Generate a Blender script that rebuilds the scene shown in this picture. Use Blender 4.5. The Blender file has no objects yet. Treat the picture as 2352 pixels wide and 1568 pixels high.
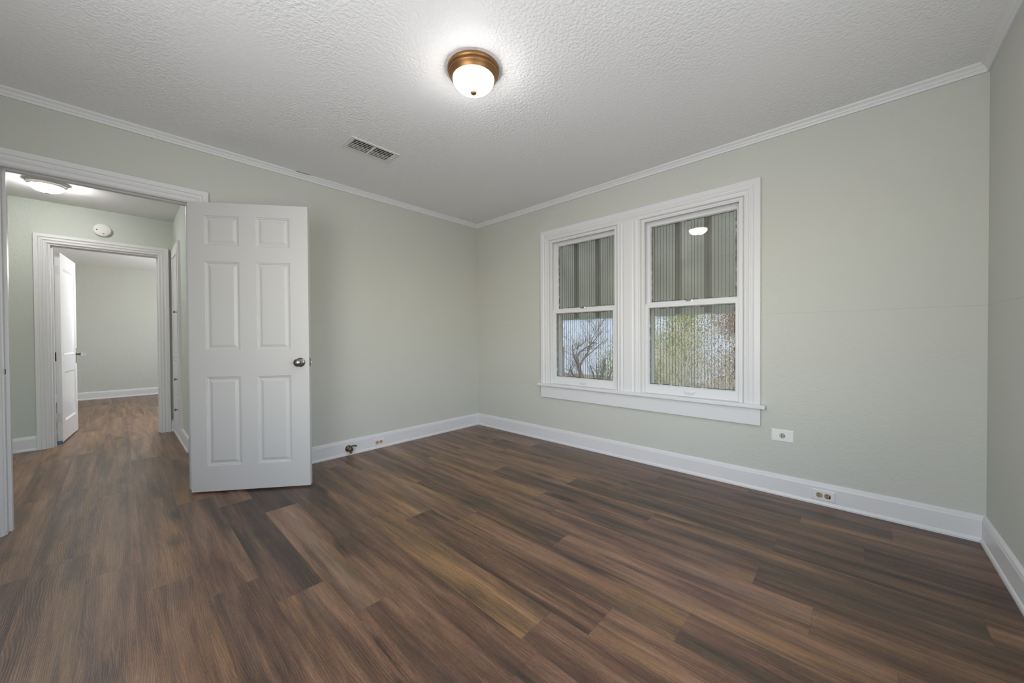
import bpy, bmesh, math, random
from mathutils import Vector, Matrix, Euler

C = bpy.context.scene.collection
scene = bpy.context.scene
PI = math.pi

# ---------------------------------------------------------------- camera
cam_d = bpy.data.cameras.new('camera')
cam = bpy.data.objects.new('camera', cam_d)
C.objects.link(cam)
cam_d.sensor_width = 36.0
cam_d.sensor_fit = 'HORIZONTAL'
cam_d.lens = 846.064 / 2352 * 36
cam_d.clip_start = 0.02
_r = Vector((0.73057323, 0.68280816, -0.00598037))
_u = Vector((-0.00326404, 0.01225017, 0.99991964))
_f = Vector((-0.68282655, 0.730495, -0.01117836))
cam.matrix_world = Matrix(((_r.x, _u.x, -_f.x, 3.38251),
                           (_r.y, _u.y, -_f.y, -3.01045),
                           (_r.z, _u.z, -_f.z, 1.06),
                           (0, 0, 0, 1)))
scene.camera = cam

# ---------------------------------------------------------------- world, sun, area lights, exposure
scene.view_settings.view_transform = 'Standard'
scene.view_settings.look = 'None'
scene.view_settings.gamma = 1.0
scene.view_settings.use_curve_mapping = False
scene.view_settings.exposure = -0.05

world = bpy.data.worlds.new('sky')
scene.world = world
world.use_nodes = True
wn = world.node_tree
wn.nodes.clear()
w_out = wn.nodes.new('ShaderNodeOutputWorld')
w_bg = wn.nodes.new('ShaderNodeBackground')
w_sky = wn.nodes.new('ShaderNodeTexSky')
w_sky.sky_type = 'NISHITA'
w_sky.sun_disc = False
w_sky.sun_elevation = math.radians(48)
w_sky.sun_rotation = math.radians(140)
w_sky.air_density = 1.2
w_sky.dust_density = 1.5
wn.links.new(w_sky.outputs['Color'], w_bg.inputs['Color'])
w_bg.inputs['Strength'].default_value = 0.60
wn.links.new(w_bg.outputs['Background'], w_out.inputs['Surface'])

def light(name, kind, loc, energy, color=(1, 1, 1), target=None, size=(1, 1), rad=0.1):
    d = bpy.data.lights.new(name, kind)
    d.energy = energy
    d.color = color
    if kind == 'AREA':
        d.shape = 'RECTANGLE'
        d.size, d.size_y = size
    elif kind == 'POINT':
        d.shadow_soft_size = rad
    o = bpy.data.objects.new(name, d)
    C.objects.link(o)
    o.location = loc
    if target is not None:
        o.rotation_euler = (Vector(target) - Vector(loc)).to_track_quat('-Z', 'Y').to_euler()
    return o

sun = light('sun', 'SUN', (4, -2, 12), 3.6, (1.0, 0.96, 0.9), target=(0.0, 3.2, 0))
sun.data.angle = math.radians(0.6)
# fill added in two invented wall openings out of view; daylight from the far room's window
light('fill_behind', 'AREA', (2.75, -3.83, 1.35), 44, (0.98, 0.985, 1.0), (2.75, 0, 3.3), (1.5, 1.35))
light('fill_right', 'AREA', (3.90, -2.15, 1.35), 13, (0.98, 0.985, 1.0), (0, -2.15, 2.6), (1.3, 1.35))
light('daylight_far_room', 'AREA', (-4.6, -0.42, 1.45), 56, (0.98, 0.99, 1.0), (-4.6, -4, 6.0), (1.8, 1.4))
light('far_room_ceiling_lamp', 'POINT', (-3.7, -2.50, 1.95), 46, (1.0, 0.985, 0.97), rad=0.12)

LAMP_STRENGTH = 88.0
HALL_LAMP_STRENGTH = 41.0

# ---------------------------------------------------------------- material helpers
def newmat(name):
    m = bpy.data.materials.new(name)
    m.use_nodes = True
    nt = m.node_tree
    b = nt.nodes['Principled BSDF']
    return m, nt, b

def plain(name, col, rough=0.5, metal=0.0, bump=0.0, bscale=60, bdist=0.002, spec=0.5, var=0.0, vscale=5.0, stretch=None):
    m, nt, b = newmat(name)
    b.inputs['Base Color'].default_value = (*col, 1)
    b.inputs['Roughness'].default_value = rough
    b.inputs['Metallic'].default_value = metal
    b.inputs['Specular IOR Level'].default_value = spec
    tc = nt.nodes.new('ShaderNodeTexCoord')
    src = tc.outputs['Object']
    if stretch:
        mp = nt.nodes.new('ShaderNodeMapping')
        mp.inputs['Scale'].default_value = stretch
        nt.links.new(src, mp.inputs['Vector'])
        src = mp.outputs['Vector']
    if bump > 0:
        n = nt.nodes.new('ShaderNodeTexNoise')
        n.inputs['Scale'].default_value = bscale
        n.inputs['Detail'].default_value = 3
        nt.links.new(src, n.inputs['Vector'])
        bp = nt.nodes.new('ShaderNodeBump')
        bp.inputs['Strength'].default_value = bump
        bp.inputs['Distance'].default_value = bdist
        nt.links.new(n.outputs['Fac'], bp.inputs['Height'])
        nt.links.new(bp.outputs['Normal'], b.inputs['Normal'])
    if var > 0:
        n2 = nt.nodes.new('ShaderNodeTexNoise')
        n2.inputs['Scale'].default_value = vscale
        n2.inputs['Detail'].default_value = 4
        nt.links.new(src, n2.inputs['Vector'])
        mx = nt.nodes.new('ShaderNodeMix')
        mx.data_type = 'RGBA'
        mx.inputs['A'].default_value = (*[c * (1 - var) for c in col], 1)
        mx.inputs['B'].default_value = (*[min(1, c * (1 + var)) for c in col], 1)
        nt.links.new(n2.outputs['Fac'], mx.inputs['Factor'])
        nt.links.new(mx.outputs['Result'], b.inputs['Base Color'])
    return m

def wall_material(name, col, seam=True):
    m, nt, b = newmat(name)
    b.inputs['Roughness'].default_value = 0.55
    b.inputs['Specular IOR Level'].default_value = 0.3
    tc = nt.nodes.new('ShaderNodeTexCoord')
    # roller stipple: two noises
    n1 = nt.nodes.new('ShaderNodeTexNoise'); n1.inputs['Scale'].default_value = 75; n1.inputs['Detail'].default_value = 2
    n2 = nt.nodes.new('ShaderNodeTexNoise'); n2.inputs['Scale'].default_value = 22; n2.inputs['Detail'].default_value = 3
    n3 = nt.nodes.new('ShaderNodeTexNoise'); n3.inputs['Scale'].default_value = 1.3; n3.inputs['Detail'].default_value = 2
    for n in (n1, n2, n3):
        nt.links.new(tc.outputs['Object'], n.inputs['Vector'])
    a = nt.nodes.new('ShaderNodeMath'); a.operation = 'MULTIPLY_ADD'
    a.inputs[1].default_value = 0.8
    nt.links.new(n1.outputs['Fac'], a.inputs[0]); nt.links.new(n2.outputs['Fac'], a.inputs[2])
    h = a.outputs[0]
    if seam:
        sx = nt.nodes.new('ShaderNodeSeparateXYZ'); nt.links.new(tc.outputs['Object'], sx.inputs[0])
        wob = nt.nodes.new('ShaderNodeMath'); wob.operation = 'MULTIPLY_ADD'; wob.inputs[1].default_value = 0.012
        nt.links.new(n3.outputs['Fac'], wob.inputs[0]); nt.links.new(sx.outputs['Z'], wob.inputs[2])
        d = nt.nodes.new('ShaderNodeMath'); d.operation = 'SUBTRACT'; d.inputs[1].default_value = 1.217
        nt.links.new(wob.outputs[0], d.inputs[0])
        ab = nt.nodes.new('ShaderNodeMath'); ab.operation = 'ABSOLUTE'; nt.links.new(d.outputs[0], ab.inputs[0])
        mr = nt.nodes.new('ShaderNodeMapRange'); mr.inputs['From Min'].default_value = 0; mr.inputs['From Max'].default_value = 0.004
        mr.inputs['To Min'].default_value = 0.7; mr.inputs['To Max'].default_value = 0.0
        nt.links.new(ab.outputs[0], mr.inputs['Value'])
        s = nt.nodes.new('ShaderNodeMath'); s.operation = 'ADD'
        nt.links.new(h, s.inputs[0]); nt.links.new(mr.outputs[0], s.inputs[1]); h = s.outputs[0]
    bp = nt.nodes.new('ShaderNodeBump'); bp.inputs['Strength'].default_value = 0.45; bp.inputs['Distance'].default_value = 0.004
    nt.links.new(h, bp.inputs['Height']); nt.links.new(bp.outputs['Normal'], b.inputs['Normal'])
    mx = nt.nodes.new('ShaderNodeMix'); mx.data_type = 'RGBA'
    mx.inputs['A'].default_value = (*[c * 0.965 for c in col], 1); mx.inputs['B'].default_value = (*[c * 1.035 for c in col], 1)
    nt.links.new(n3.outputs['Fac'], mx.inputs['Factor']); nt.links.new(mx.outputs['Result'], b.inputs['Base Color'])
    return m

def ceiling_material():
    m, nt, b = newmat('ceiling_paint')
    b.inputs['Roughness'].default_value = 0.6
    b.inputs['Specular IOR Level'].default_value = 0.25
    b.inputs['Base Color'].default_value = (0.85, 0.855, 0.87, 1)
    tc = nt.nodes.new('ShaderNodeTexCoord')
    n0 = nt.nodes.new('ShaderNodeTexNoise'); n0.inputs['Scale'].default_value = 68; n0.inputs['Detail'].default_value = 3
    n1 = nt.nodes.new('ShaderNodeTexVoronoi'); n1.inputs['Scale'].default_value = 120; n1.feature = 'SMOOTH_F1'
    n2 = nt.nodes.new('ShaderNodeTexNoise'); n2.inputs['Scale'].default_value = 1.1; n2.inputs['Detail'].default_value = 2
    for n in (n0, n1, n2):
        nt.links.new(tc.outputs['Object'], n.inputs['Vector'])
    cr = nt.nodes.new('ShaderNodeMapRange'); cr.inputs['From Min'].default_value = 0.35; cr.inputs['From Max'].default_value = 0.68
    nt.links.new(n0.outputs['Fac'], cr.inputs['Value'])
    a = nt.nodes.new('ShaderNodeMath'); a.operation = 'MULTIPLY_ADD'; a.inputs[1].default_value = 0.35
    nt.links.new(n1.outputs['Distance'], a.inputs[0]); nt.links.new(cr.outputs[0], a.inputs[2])
    # texture is heavier in some patches than others
    st = nt.nodes.new('ShaderNodeMapRange'); st.inputs['From Min'].default_value = 0.35; st.inputs['From Max'].default_value = 0.65
    st.inputs['To Min'].default_value = 0.14; st.inputs['To Max'].default_value = 0.46
    nt.links.new(n2.outputs['Fac'], st.inputs['Value'])
    bp = nt.nodes.new('ShaderNodeBump'); bp.inputs['Distance'].default_value = 0.006
    nt.links.new(st.outputs[0], bp.inputs['Strength'])
    nt.links.new(a.outputs[0], bp.inputs['Height']); nt.links.new(bp.outputs['Normal'], b.inputs['Normal'])
    return m

def floor_material():
    m, nt, b = newmat('vinyl_plank')
    L = nt.links.new
    uv = nt.nodes.new('ShaderNodeUVMap'); uv.uv_map = 'plank'
    at = nt.nodes.new('ShaderNodeAttribute'); at.attribute_name = 'seed'; at.attribute_type = 'GEOMETRY'
    sx = nt.nodes.new('ShaderNodeSeparateXYZ'); L(uv.outputs['UV'], sx.inputs[0])
    sc = nt.nodes.new('ShaderNodeSeparateColor'); L(at.outputs['Color'], sc.inputs[0])
    def math_(op, a, bb=None, c=None):
        n = nt.nodes.new('ShaderNodeMath'); n.operation = op
        for i, v in enumerate((a, bb, c)):
            if v is None: continue
            if isinstance(v, (int, float)): n.inputs[i].default_value = v
            else: L(v, n.inputs[i])
        return n.outputs[0]
    off = math_('MULTIPLY', sc.outputs[0], 57.0)
    U = math_('ADD', sx.outputs[0], off)
    V = math_('ADD', sx.outputs[1], math_('MULTIPLY', sc.outputs[1], 31.0))
    def vec(us, vs, extra=0.0):
        cx = nt.nodes.new('ShaderNodeCombineXYZ')
        L(math_('MULTIPLY', U, us), cx.inputs[0]); L(math_('MULTIPLY', V, vs), cx.inputs[1]); cx.inputs[2].default_value = extra
        return cx.outputs[0]
    def noise(v, detail=3, rough=0.55, dist=0.0):
        n = nt.nodes.new('ShaderNodeTexNoise'); n.inputs['Scale'].default_value = 1.0
        n.inputs['Detail'].default_value = detail; n.inputs['Roughness'].default_value = rough; n.inputs['Distortion'].default_value = dist
        L(v, n.inputs['Vector']); return n.outputs['Fac']
    band = noise(vec(1.15, 13.0), 2, 0.5, 0.3)             # long soft streaks
    tint = noise(vec(0.9, 10.0, 7.3), 1, 0.5, 0.2)         # hue of the streaks
    warp = noise(vec(1.3, 6.0, 3.1), 2, 0.5)
    fine = noise(vec(9.0, 190.0, 1.7), 3, 0.6, 0.2)
    pore = noise(vec(60.0, 420.0, 9.2), 2, 0.6)
    # cathedral grain lines
    ph = math_('ADD', math_('MULTIPLY', V, 1000.0), math_('MULTIPLY', warp, 120.0))
    cath = math_('MULTIPLY_ADD', math_('SINE', ph), 0.5, 0.5)
    # knots
    vor = nt.nodes.new('ShaderNodeTexVoronoi'); vor.inputs['Scale'].default_value = 1.0; vor.inputs['Randomness'].default_value = 0.9
    L(vec(1.7, 4.6, 4.0), vor.inputs['Vector'])
    kn = nt.nodes.new('ShaderNodeMapRange'); kn.inputs['From Min'].default_value = 0.03; kn.inputs['From Max'].default_value = 0.26
    kn.inputs['To Min'].default_value = 1.0; kn.inputs['To Max'].default_value = 0.0; kn.interpolation_type = 'SMOOTHSTEP'
    L(math_('ADD', vor.outputs['Distance'], math_('MULTIPLY', math_('SUBTRACT', fine, 0.5), 0.22)), kn.inputs['Value'])
    # value: band + plank bias
    mid = noise(vec(2.2, 52.0, 5.5), 3, 0.6, 0.25)
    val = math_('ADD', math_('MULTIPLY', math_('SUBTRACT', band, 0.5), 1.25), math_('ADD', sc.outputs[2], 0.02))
    val = math_('ADD', val, math_('MULTIPLY', math_('SUBTRACT', mid, 0.5), 0.55))
    val = math_('ADD', val, math_('MULTIPLY', math_('SUBTRACT', fine, 0.5), 0.62))
    val = math_('ADD', val, math_('MULTIPLY', math_('SUBTRACT', pore, 0.5), 0.45))
    val = math_('ADD', val, math_('MULTIPLY', math_('SUBTRACT', cath, 0.5), math_('MULTIPLY', mid, 0.26)))
    val = math_('SUBTRACT', val, math_('MULTIPLY', kn.outputs[0], 0.38))
    r1 = nt.nodes.new('ShaderNodeValToRGB')                # red-brown family
    r2 = nt.nodes.new('ShaderNodeValToRGB')                # golden-grey family
    def ramp(r, stops):
        e = r.color_ramp.elements
        while len(e) > 2: e.remove(e[-1])
        e[0].position, e[0].color = stops[0][0], (*stops[0][1], 1)
        e[1].position, e[1].color = stops[-1][0], (*stops[-1][1], 1)
        for p, c in stops[1:-1]:
            q = e.new(p); q.color = (*c, 1)
    ramp(r1, [(0.0, (0.036, 0.023, 0.016)), (0.30, (0.106, 0.056, 0.036)), (0.6, (0.208, 0.115, 0.069)), (1.0, (0.362, 0.230, 0.150))])
    ramp(r2, [(0.0, (0.036, 0.026, 0.018)), (0.30, (0.100, 0.063, 0.036)), (0.6, (0.225, 0.124, 0.052)), (1.0, (0.385, 0.232, 0.108))])
    L(val, r1.inputs[0]); L(val, r2.inputs[0])
    tm = nt.nodes.new('ShaderNodeMapRange'); tm.inputs['From Min'].default_value = 0.44; tm.inputs['From Max'].default_value = 0.70
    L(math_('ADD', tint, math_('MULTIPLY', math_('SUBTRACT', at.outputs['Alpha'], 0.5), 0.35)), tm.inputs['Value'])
    mx = nt.nodes.new('ShaderNodeMix'); mx.data_type = 'RGBA'
    L(tm.outputs[0], mx.inputs['Factor']); L(r1.outputs[0], mx.inputs['A']); L(r2.outputs[0], mx.inputs['B'])
    # charcoal streaks
    coal = noise(vec(0.8, 9.0, 21.0), 2, 0.5, 0.25)
    cm = nt.nodes.new('ShaderNodeMapRange'); cm.inputs['From Min'].default_value = 0.54; cm.inputs['From Max'].default_value = 0.70
    cm.inputs['To Max'].default_value = 0.60
    L(coal, cm.inputs['Value'])
    r3 = nt.nodes.new('ShaderNodeValToRGB'); ramp(r3, [(0.0, (0.030, 0.025, 0.021)), (0.5, (0.090, 0.071, 0.057)), (1.0, (0.200, 0.160, 0.130))])
    L(val, r3.inputs[0])
    mc = nt.nodes.new('ShaderNodeMix'); mc.data_type = 'RGBA'
    L(cm.outputs[0], mc.inputs['Factor']); L(mx.outputs['Result'], mc.inputs['A']); L(r3.outputs[0], mc.inputs['B'])
    mx = mc
    # joint lines between planks
    du = math_('MINIMUM', sx.outputs[0], math_('SUBTRACT', 1.2255, sx.outputs[0]))
    dv = math_('MINIMUM', sx.outputs[1], math_('SUBTRACT', 0.177, sx.outputs[1]))
    ed = math_('MINIMUM', du, dv)
    jl = nt.nodes.new('ShaderNodeMapRange'); jl.inputs['From Min'].default_value = 0.0; jl.inputs['From Max'].default_value = 0.0016
    jl.inputs['To Min'].default_value = 0.62; jl.inputs['To Max'].default_value = 1.0
    L(ed, jl.inputs['Value'])
    mj = nt.nodes.new('ShaderNodeMix'); mj.data_type = 'RGBA'; mj.blend_type = 'MULTIPLY'; mj.inputs['Factor'].default_value = 1
    L(mx.outputs['Result'], mj.inputs['A'])
    cj = nt.nodes.new('ShaderNodeCombineColor')
    for i in range(3): L(jl.outputs[0], cj.inputs[i])
    L(cj.outputs[0], mj.inputs['B'])
    L(mj.outputs['Result'], b.inputs['Base Color'])
    b.inputs['Roughness'].default_value = 0.36
    b.inputs['Specular IOR Level'].default_value = 0.55
    hgt = math_('ADD', math_('MULTIPLY', cath, 0.5), math_('ADD', math_('MULTIPLY', fine, 0.7), math_('MULTIPLY', jl.outputs[0], 1.2)))
    bp = nt.nodes.new('ShaderNodeBump'); bp.inputs['Strength'].default_value = 0.30; bp.inputs['Distance'].default_value = 0.0009
    L(hgt, bp.inputs['Height']); L(bp.outputs['Normal'], b.inputs['Normal'])
    return m

def glass_material():
    m = bpy.data.materials.new('window_glass'); m.use_nodes = True
    nt = m.node_tree; nt.nodes.clear()
    out = nt.nodes.new('ShaderNodeOutputMaterial')
    tr = nt.nodes.new('ShaderNodeBsdfTransparent'); tr.inputs[0].default_value = (0.93, 0.945, 0.935, 1)
    gl = nt.nodes.new('ShaderNodeBsdfGlossy'); gl.inputs['Roughness'].default_value = 0.0
    fr = nt.nodes.new('ShaderNodeFresnel'); fr.inputs['IOR'].default_value = 1.45
    mx = nt.nodes.new('ShaderNodeMixShader')
    nt.links.new(fr.outputs[0], mx.inputs[0]); nt.links.new(tr.outputs[0], mx.inputs[1]); nt.links.new(gl.outputs[0], mx.inputs[2])
    nt.links.new(mx.outputs[0], out.inputs[0])
    return m

def lamp_glass(name, strength, rim=0.22):
    m, nt, b = newmat(name)
    b.inputs['Base Color'].default_value = (0.9, 0.85, 0.75, 1)
    b.inputs['Roughness'].default_value = 0.25
    tc = nt.nodes.new('ShaderNodeTexCoord')
    n = nt.nodes.new('ShaderNodeTexNoise'); n.inputs['Scale'].default_value = 9; n.inputs['Detail'].default_value = 2; n.inputs['Distortion'].default_value = 1.5
    nt.links.new(tc.outputs['Object'], n.inputs['Vector'])
    r = nt.nodes.new('ShaderNodeValToRGB')
    r.color_ramp.elements[0].position = 0.35; r.color_ramp.elements[0].color = (1.0, 0.95, 0.87, 1)
    r.color_ramp.elements[1].position = 0.6; r.color_ramp.elements[1].color = (1.0, 0.995, 0.985, 1)
    nt.links.new(n.outputs['Fac'], r.inputs[0])
    nt.links.new(r.outputs[0], b.inputs['Emission Color'])
    g = nt.nodes.new('ShaderNodeNewGeometry')
    sx = nt.nodes.new('ShaderNodeSeparateXYZ'); nt.links.new(g.outputs['True Normal'], sx.inputs[0])
    mr = nt.nodes.new('ShaderNodeMapRange')
    mr.inputs['From Min'].default_value = 0.0; mr.inputs['From Max'].default_value = -1.0
    mr.inputs['To Min'].default_value = strength * rim; mr.inputs['To Max'].default_value = strength
    nt.links.new(sx.outputs['Z'], mr.inputs['Value']); nt.links.new(mr.outputs[0], b.inputs['Emission Strength'])
    return m

M = {}
M['wall'] = wall_material('sage_wall_paint', (0.560, 0.572, 0.526))
M['hall_wall'] = wall_material('hall_light_tinted_paint', (0.550, 0.592, 0.548), seam=False)  # greener than the room paint, the hall light's tint put into the colour
M['ceiling'] = ceiling_material()
M['trim'] = plain('white_trim_paint', (0.71, 0.715, 0.73), 0.38, bump=0.05, bscale=30, bdist=0.002)
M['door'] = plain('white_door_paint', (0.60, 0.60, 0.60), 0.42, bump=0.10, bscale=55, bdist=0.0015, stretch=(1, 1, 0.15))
M['old_door'] = plain('glossy_white_door_paint', (0.82, 0.82, 0.83), 0.22, bump=0.12, bscale=14, bdist=0.002)
M['floor'] = floor_material()
M['glass'] = glass_material()
M['bronze'] = plain('bronze_metal', (0.33, 0.175, 0.075), 0.40, 0.85, var=0.35, vscale=9)
M['nickel'] = plain('satin_nickel', (0.27, 0.255, 0.24), 0.30, 1.0)
M['chrome'] = plain('chrome_metal', (0.75, 0.76, 0.78), 0.12, 1.0)
M['brown_metal'] = plain('dark_bronze_metal', (0.10, 0.075, 0.05), 0.38, 0.9)
M['brass'] = plain('aged_brass', (0.17, 0.13, 0.085), 0.36, 0.95, var=0.4, vscale=60)
M['black'] = plain('black_void', (0.008, 0.008, 0.008), 0.9)
M['plate'] = plain('white_plastic_plate', (0.80, 0.80, 0.78), 0.35)
M['plate_grey'] = plain('grey_white_plastic_plate', (0.74, 0.74, 0.77), 0.35)
M['almond'] = plain('almond_receptacle', (0.36, 0.29, 0.19), 0.4)
M['tan'] = plain('tan_receptacle', (0.50, 0.32, 0.17), 0.4)
M['grey_plastic'] = plain('grey_receptacle', (0.42, 0.42, 0.41), 0.4)
M['vent'] = plain('white_vent_metal', (0.72, 0.72, 0.70), 0.4)
M['tape'] = plain('blue_tape', (0.08, 0.22, 0.42), 0.7)
M['putty'] = plain('dark_glazing_putty', (0.06, 0.055, 0.05), 0.8)
M['outer_trim'] = plain('outside_trim_paint', (0.88, 0.86, 0.82), 0.6, bump=0.2, bscale=30)
M['wire'] = plain('screen_wire', (0.10, 0.09, 0.075), 0.6)
M['louver'] = plain('screen_louver', (0.42, 0.40, 0.35), 0.6)
M['crystal'] = None

def crystal():
    m, nt, b = newmat('clear_crystal')
    b.inputs['Base Color'].default_value = (0.97, 0.98, 1, 1)
    b.inputs['Roughness'].default_value = 0.02
    b.inputs['IOR'].default_value = 1.5
    b.inputs['Transmission Weight'].default_value = 0.8
    return m
M['crystal'] = crystal()

# ---------------------------------------------------------------- object helpers
def mk(name, data, mat, parent=None, smooth=False, local=False, weld=True):
    """link one mesh object; data = bmesh or (verts, faces)"""
    me = bpy.data.meshes.new(name)
    if isinstance(data, bmesh.types.BMesh):
        bm = data
    else:
        bm = bmesh.new()
        vs = [bm.verts.new(v) for v in data[0]]
        for f in data[1]:
            try: bm.faces.new([vs[i] for i in f])
            except ValueError: pass
    if weld:
        bmesh.ops.remove_doubles(bm, verts=bm.verts, dist=1e-6)
    bmesh.ops.recalc_face_normals(bm, faces=bm.faces)
    if smooth:
        for f in bm.faces: f.smooth = True
    bm.to_mesh(me); bm.free()
    mats = mat if isinstance(mat, (list, tuple)) else [mat]
    for q in mats: me.materials.append(q)
    o = bpy.data.objects.new(name, me)
    C.objects.link(o)
    if smooth:
        try: me.set_sharp_from_angle(angle=math.radians(35))
        except Exception: pass
    if parent is not None:
        o.parent = parent
        if not local:
            o.matrix_parent_inverse = world_of(parent).inverted()
    return o

def world_of(o):
    m = Matrix.LocRotScale(o.location, o.rotation_euler, o.scale)
    if o.parent is not None:
        return world_of(o.parent) @ o.matrix_parent_inverse @ m
    return m

def tag(o, label=None, cat=None, group=None, kind=None):
    if label: o['label'] = label
    if cat: o['category'] = cat
    if group: o['group'] = group
    if kind: o['kind'] = kind
    return o

def struct(o, label, cat):
    return tag(o, label, cat, kind='structure')

def empty(name, loc, rotz=0.0):
    o = bpy.data.objects.new(name, None)
    C.objects.link(o)
    o.empty_display_size = 0.1
    o.location = loc
    o.rotation_euler = (0, 0, rotz)
    return o

def box(bm, x0, x1, y0, y1, z0, z1, mi=0):
    v = [bm.verts.new(p) for p in ((x0, y0, z0), (x1, y0, z0), (x1, y1, z0), (x0, y1, z0),
                                   (x0, y0, z1), (x1, y0, z1), (x1, y1, z1), (x0, y1, z1))]
    for f in ((0, 3, 2, 1), (4, 5, 6, 7), (0, 1, 5, 4), (1, 2, 6, 5), (2, 3, 7, 6), (3, 0, 4, 7)):
        bm.faces.new([v[i] for i in f]).material_index = mi
    return v

def bevel_box(bm, x0, x1, y0, y1, z0, z1, w=0.002, seg=2):
    t = bmesh.new()
    box(t, x0, x1, y0, y1, z0, z1)
    bmesh.ops.recalc_face_normals(t, faces=t.faces)
    bmesh.ops.bevel(t, geom=list(t.edges), offset=w, segments=seg, affect='EDGES', profile=0.5)
    join(bm, t)

def join(bm, t, mat=None):
    if mat is not None: bmesh.ops.transform(t, matrix=mat, verts=t.verts)
    mp = {}
    for v in t.verts: mp[v] = bm.verts.new(v.co)
    for f in t.faces:
        g = bm.faces.new([mp[v] for v in f.verts]); g.smooth = f.smooth; g.material_index = f.material_index
    t.free()

def lathe(bm, prof, mat=Matrix(), seg=48, cap0=True, cap1=True):
    """prof = [(r, z)...] around local z"""
    rings = []
    for r, z in prof:
        rings.append([bm.verts.new(mat @ Vector((r * math.cos(2 * PI * k / seg), r * math.sin(2 * PI * k / seg), z))) for k in range(seg)])
    for a, b_ in zip(rings, rings[1:]):
        for k in range(seg):
            bm.faces.new((a[k], a[(k + 1) % seg], b_[(k + 1) % seg], b_[k]))
    if cap0: bm.faces.new(rings[0][::-1])
    if cap1: bm.faces.new(rings[-1])

def axis_mat(loc, direction):
    q = Vector(direction).normalized().to_track_quat('Z', 'Y')
    return Matrix.Translation(Vector(loc)) @ q.to_matrix().to_4x4()

def tube(bm, pts, radii, seg=8, cap=True):
    rings = []
    n = len(pts)
    for i, p in enumerate(pts):
        p = Vector(p)
        d = (Vector(pts[min(i + 1, n - 1)]) - Vector(pts[max(i - 1, 0)])).normalized()
        a = d.orthogonal().normalized() if i == 0 else (rings_a - d * rings_a.dot(d)).normalized()
        rings_a = a
        b_ = d.cross(a)
        r = radii[i] if isinstance(radii, (list, tuple)) else radii
        rings.append([bm.verts.new(p + (a * math.cos(2 * PI * k / seg) + b_ * math.sin(2 * PI * k / seg)) * r) for k in range(seg)])
    for a, b_ in zip(rings, rings[1:]):
        for k in range(seg):
            bm.faces.new((a[k], a[(k + 1) % seg], b_[(k + 1) % seg], b_[k]))
    if cap:
        bm.faces.new(rings[0][::-1]); bm.faces.new(rings[-1])

def slab_with_holes(bm, u0, u1, z0, z1, d0, d1, holes, mapf):
    """wall of thickness d0..d1 in (u,z) with rectangular holes [(ua,ub,za,zb)]; mapf(u,d,z)->xyz"""
    us = sorted({u0, u1, *[h[0] for h in holes], *[h[1] for h in holes]})
    zs = sorted({z0, z1, *[h[2] for h in holes], *[h[3] for h in holes]})
    def solid(i, j):
        if i < 0 or j < 0 or i >= len(us) - 1 or j >= len(zs) - 1: return False
        uc, zc = (us[i] + us[i + 1]) / 2, (zs[j] + zs[j + 1]) / 2
        return not any(h[0] < uc < h[1] and h[2] < zc < h[3] for h in holes)
    def quad(*pts):
        bm.faces.new([bm.verts.new(mapf(*p)) for p in pts])
    for i in range(len(us) - 1):
        for j in range(len(zs) - 1):
            if not solid(i, j): continue
            a, b_, c, e = us[i], us[i + 1], zs[j], zs[j + 1]
            quad((a, d0, c), (b_, d0, c), (b_, d0, e), (a, d0, e))
            quad((a, d1, c), (a, d1, e), (b_, d1, e), (b_, d1, c))
            if not solid(i - 1, j): quad((a, d0, c), (a, d0, e), (a, d1, e), (a, d1, c))
            if not solid(i + 1, j): quad((b_, d0, c), (b_, d1, c), (b_, d1, e), (b_, d0, e))
            if not solid(i, j - 1): quad((a, d0, c), (a, d1, c), (b_, d1, c), (b_, d0, c))
            if not solid(i, j + 1): quad((a, d0, e), (b_, d0, e), (b_, d1, e), (a, d1, e))

def casing(bm, L, R, z0, T, prof, mapf):
    """mitred casing around an opening: outer rectangle L..R, floor z0, top T; prof = [(t inward, depth)] closed back at depth 0"""
    def path(t): return [(L + t, z0), (L + t, T - t), (R - t, T - t), (R - t, z0)]
    rows = [[bm.verts.new(mapf(p[0], d, p[1])) for p in path(t)] for t, d in prof]
    for a, b_ in zip(rows, rows[1:]):
        for k in range(3):
            bm.faces.new((a[k], a[k + 1], b_[k + 1], b_[k]))
    for k in (0, 3):
        bm.faces.new([r[k] for r in rows])

def extrude_profile(bm, prof, fa, fb):
    """prof = [(d, z)]; fa, fb map (d, z) -> xyz at either end"""
    A = [bm.verts.new(fa(d, z)) for d, z in prof]; B = [bm.verts.new(fb(d, z)) for d, z in prof]
    n = len(prof)
    for k in range(n):
        bm.faces.new((A[k], A[(k + 1) % n], B[(k + 1) % n], B[k]))
    bm.faces.new(A[::-1]); bm.faces.new(B)

# ---------------------------------------------------------------- dimensions
W = 3.8695          # right wall
D = 3.80            # wall behind the camera
H = 2.43            # ceiling
HALLX = -2.40       # far wall of the hall
HALLH = 2.415
ENDY = -2.56        # end wall of the hall
FARX = -6.55
DJ0, DJ1, DH = -3.435, -2.663, 2.012    # door jamb faces and head
IJ0, IJ1, IH = -3.455, -2.690, 1.995    # inner doorway

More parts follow.
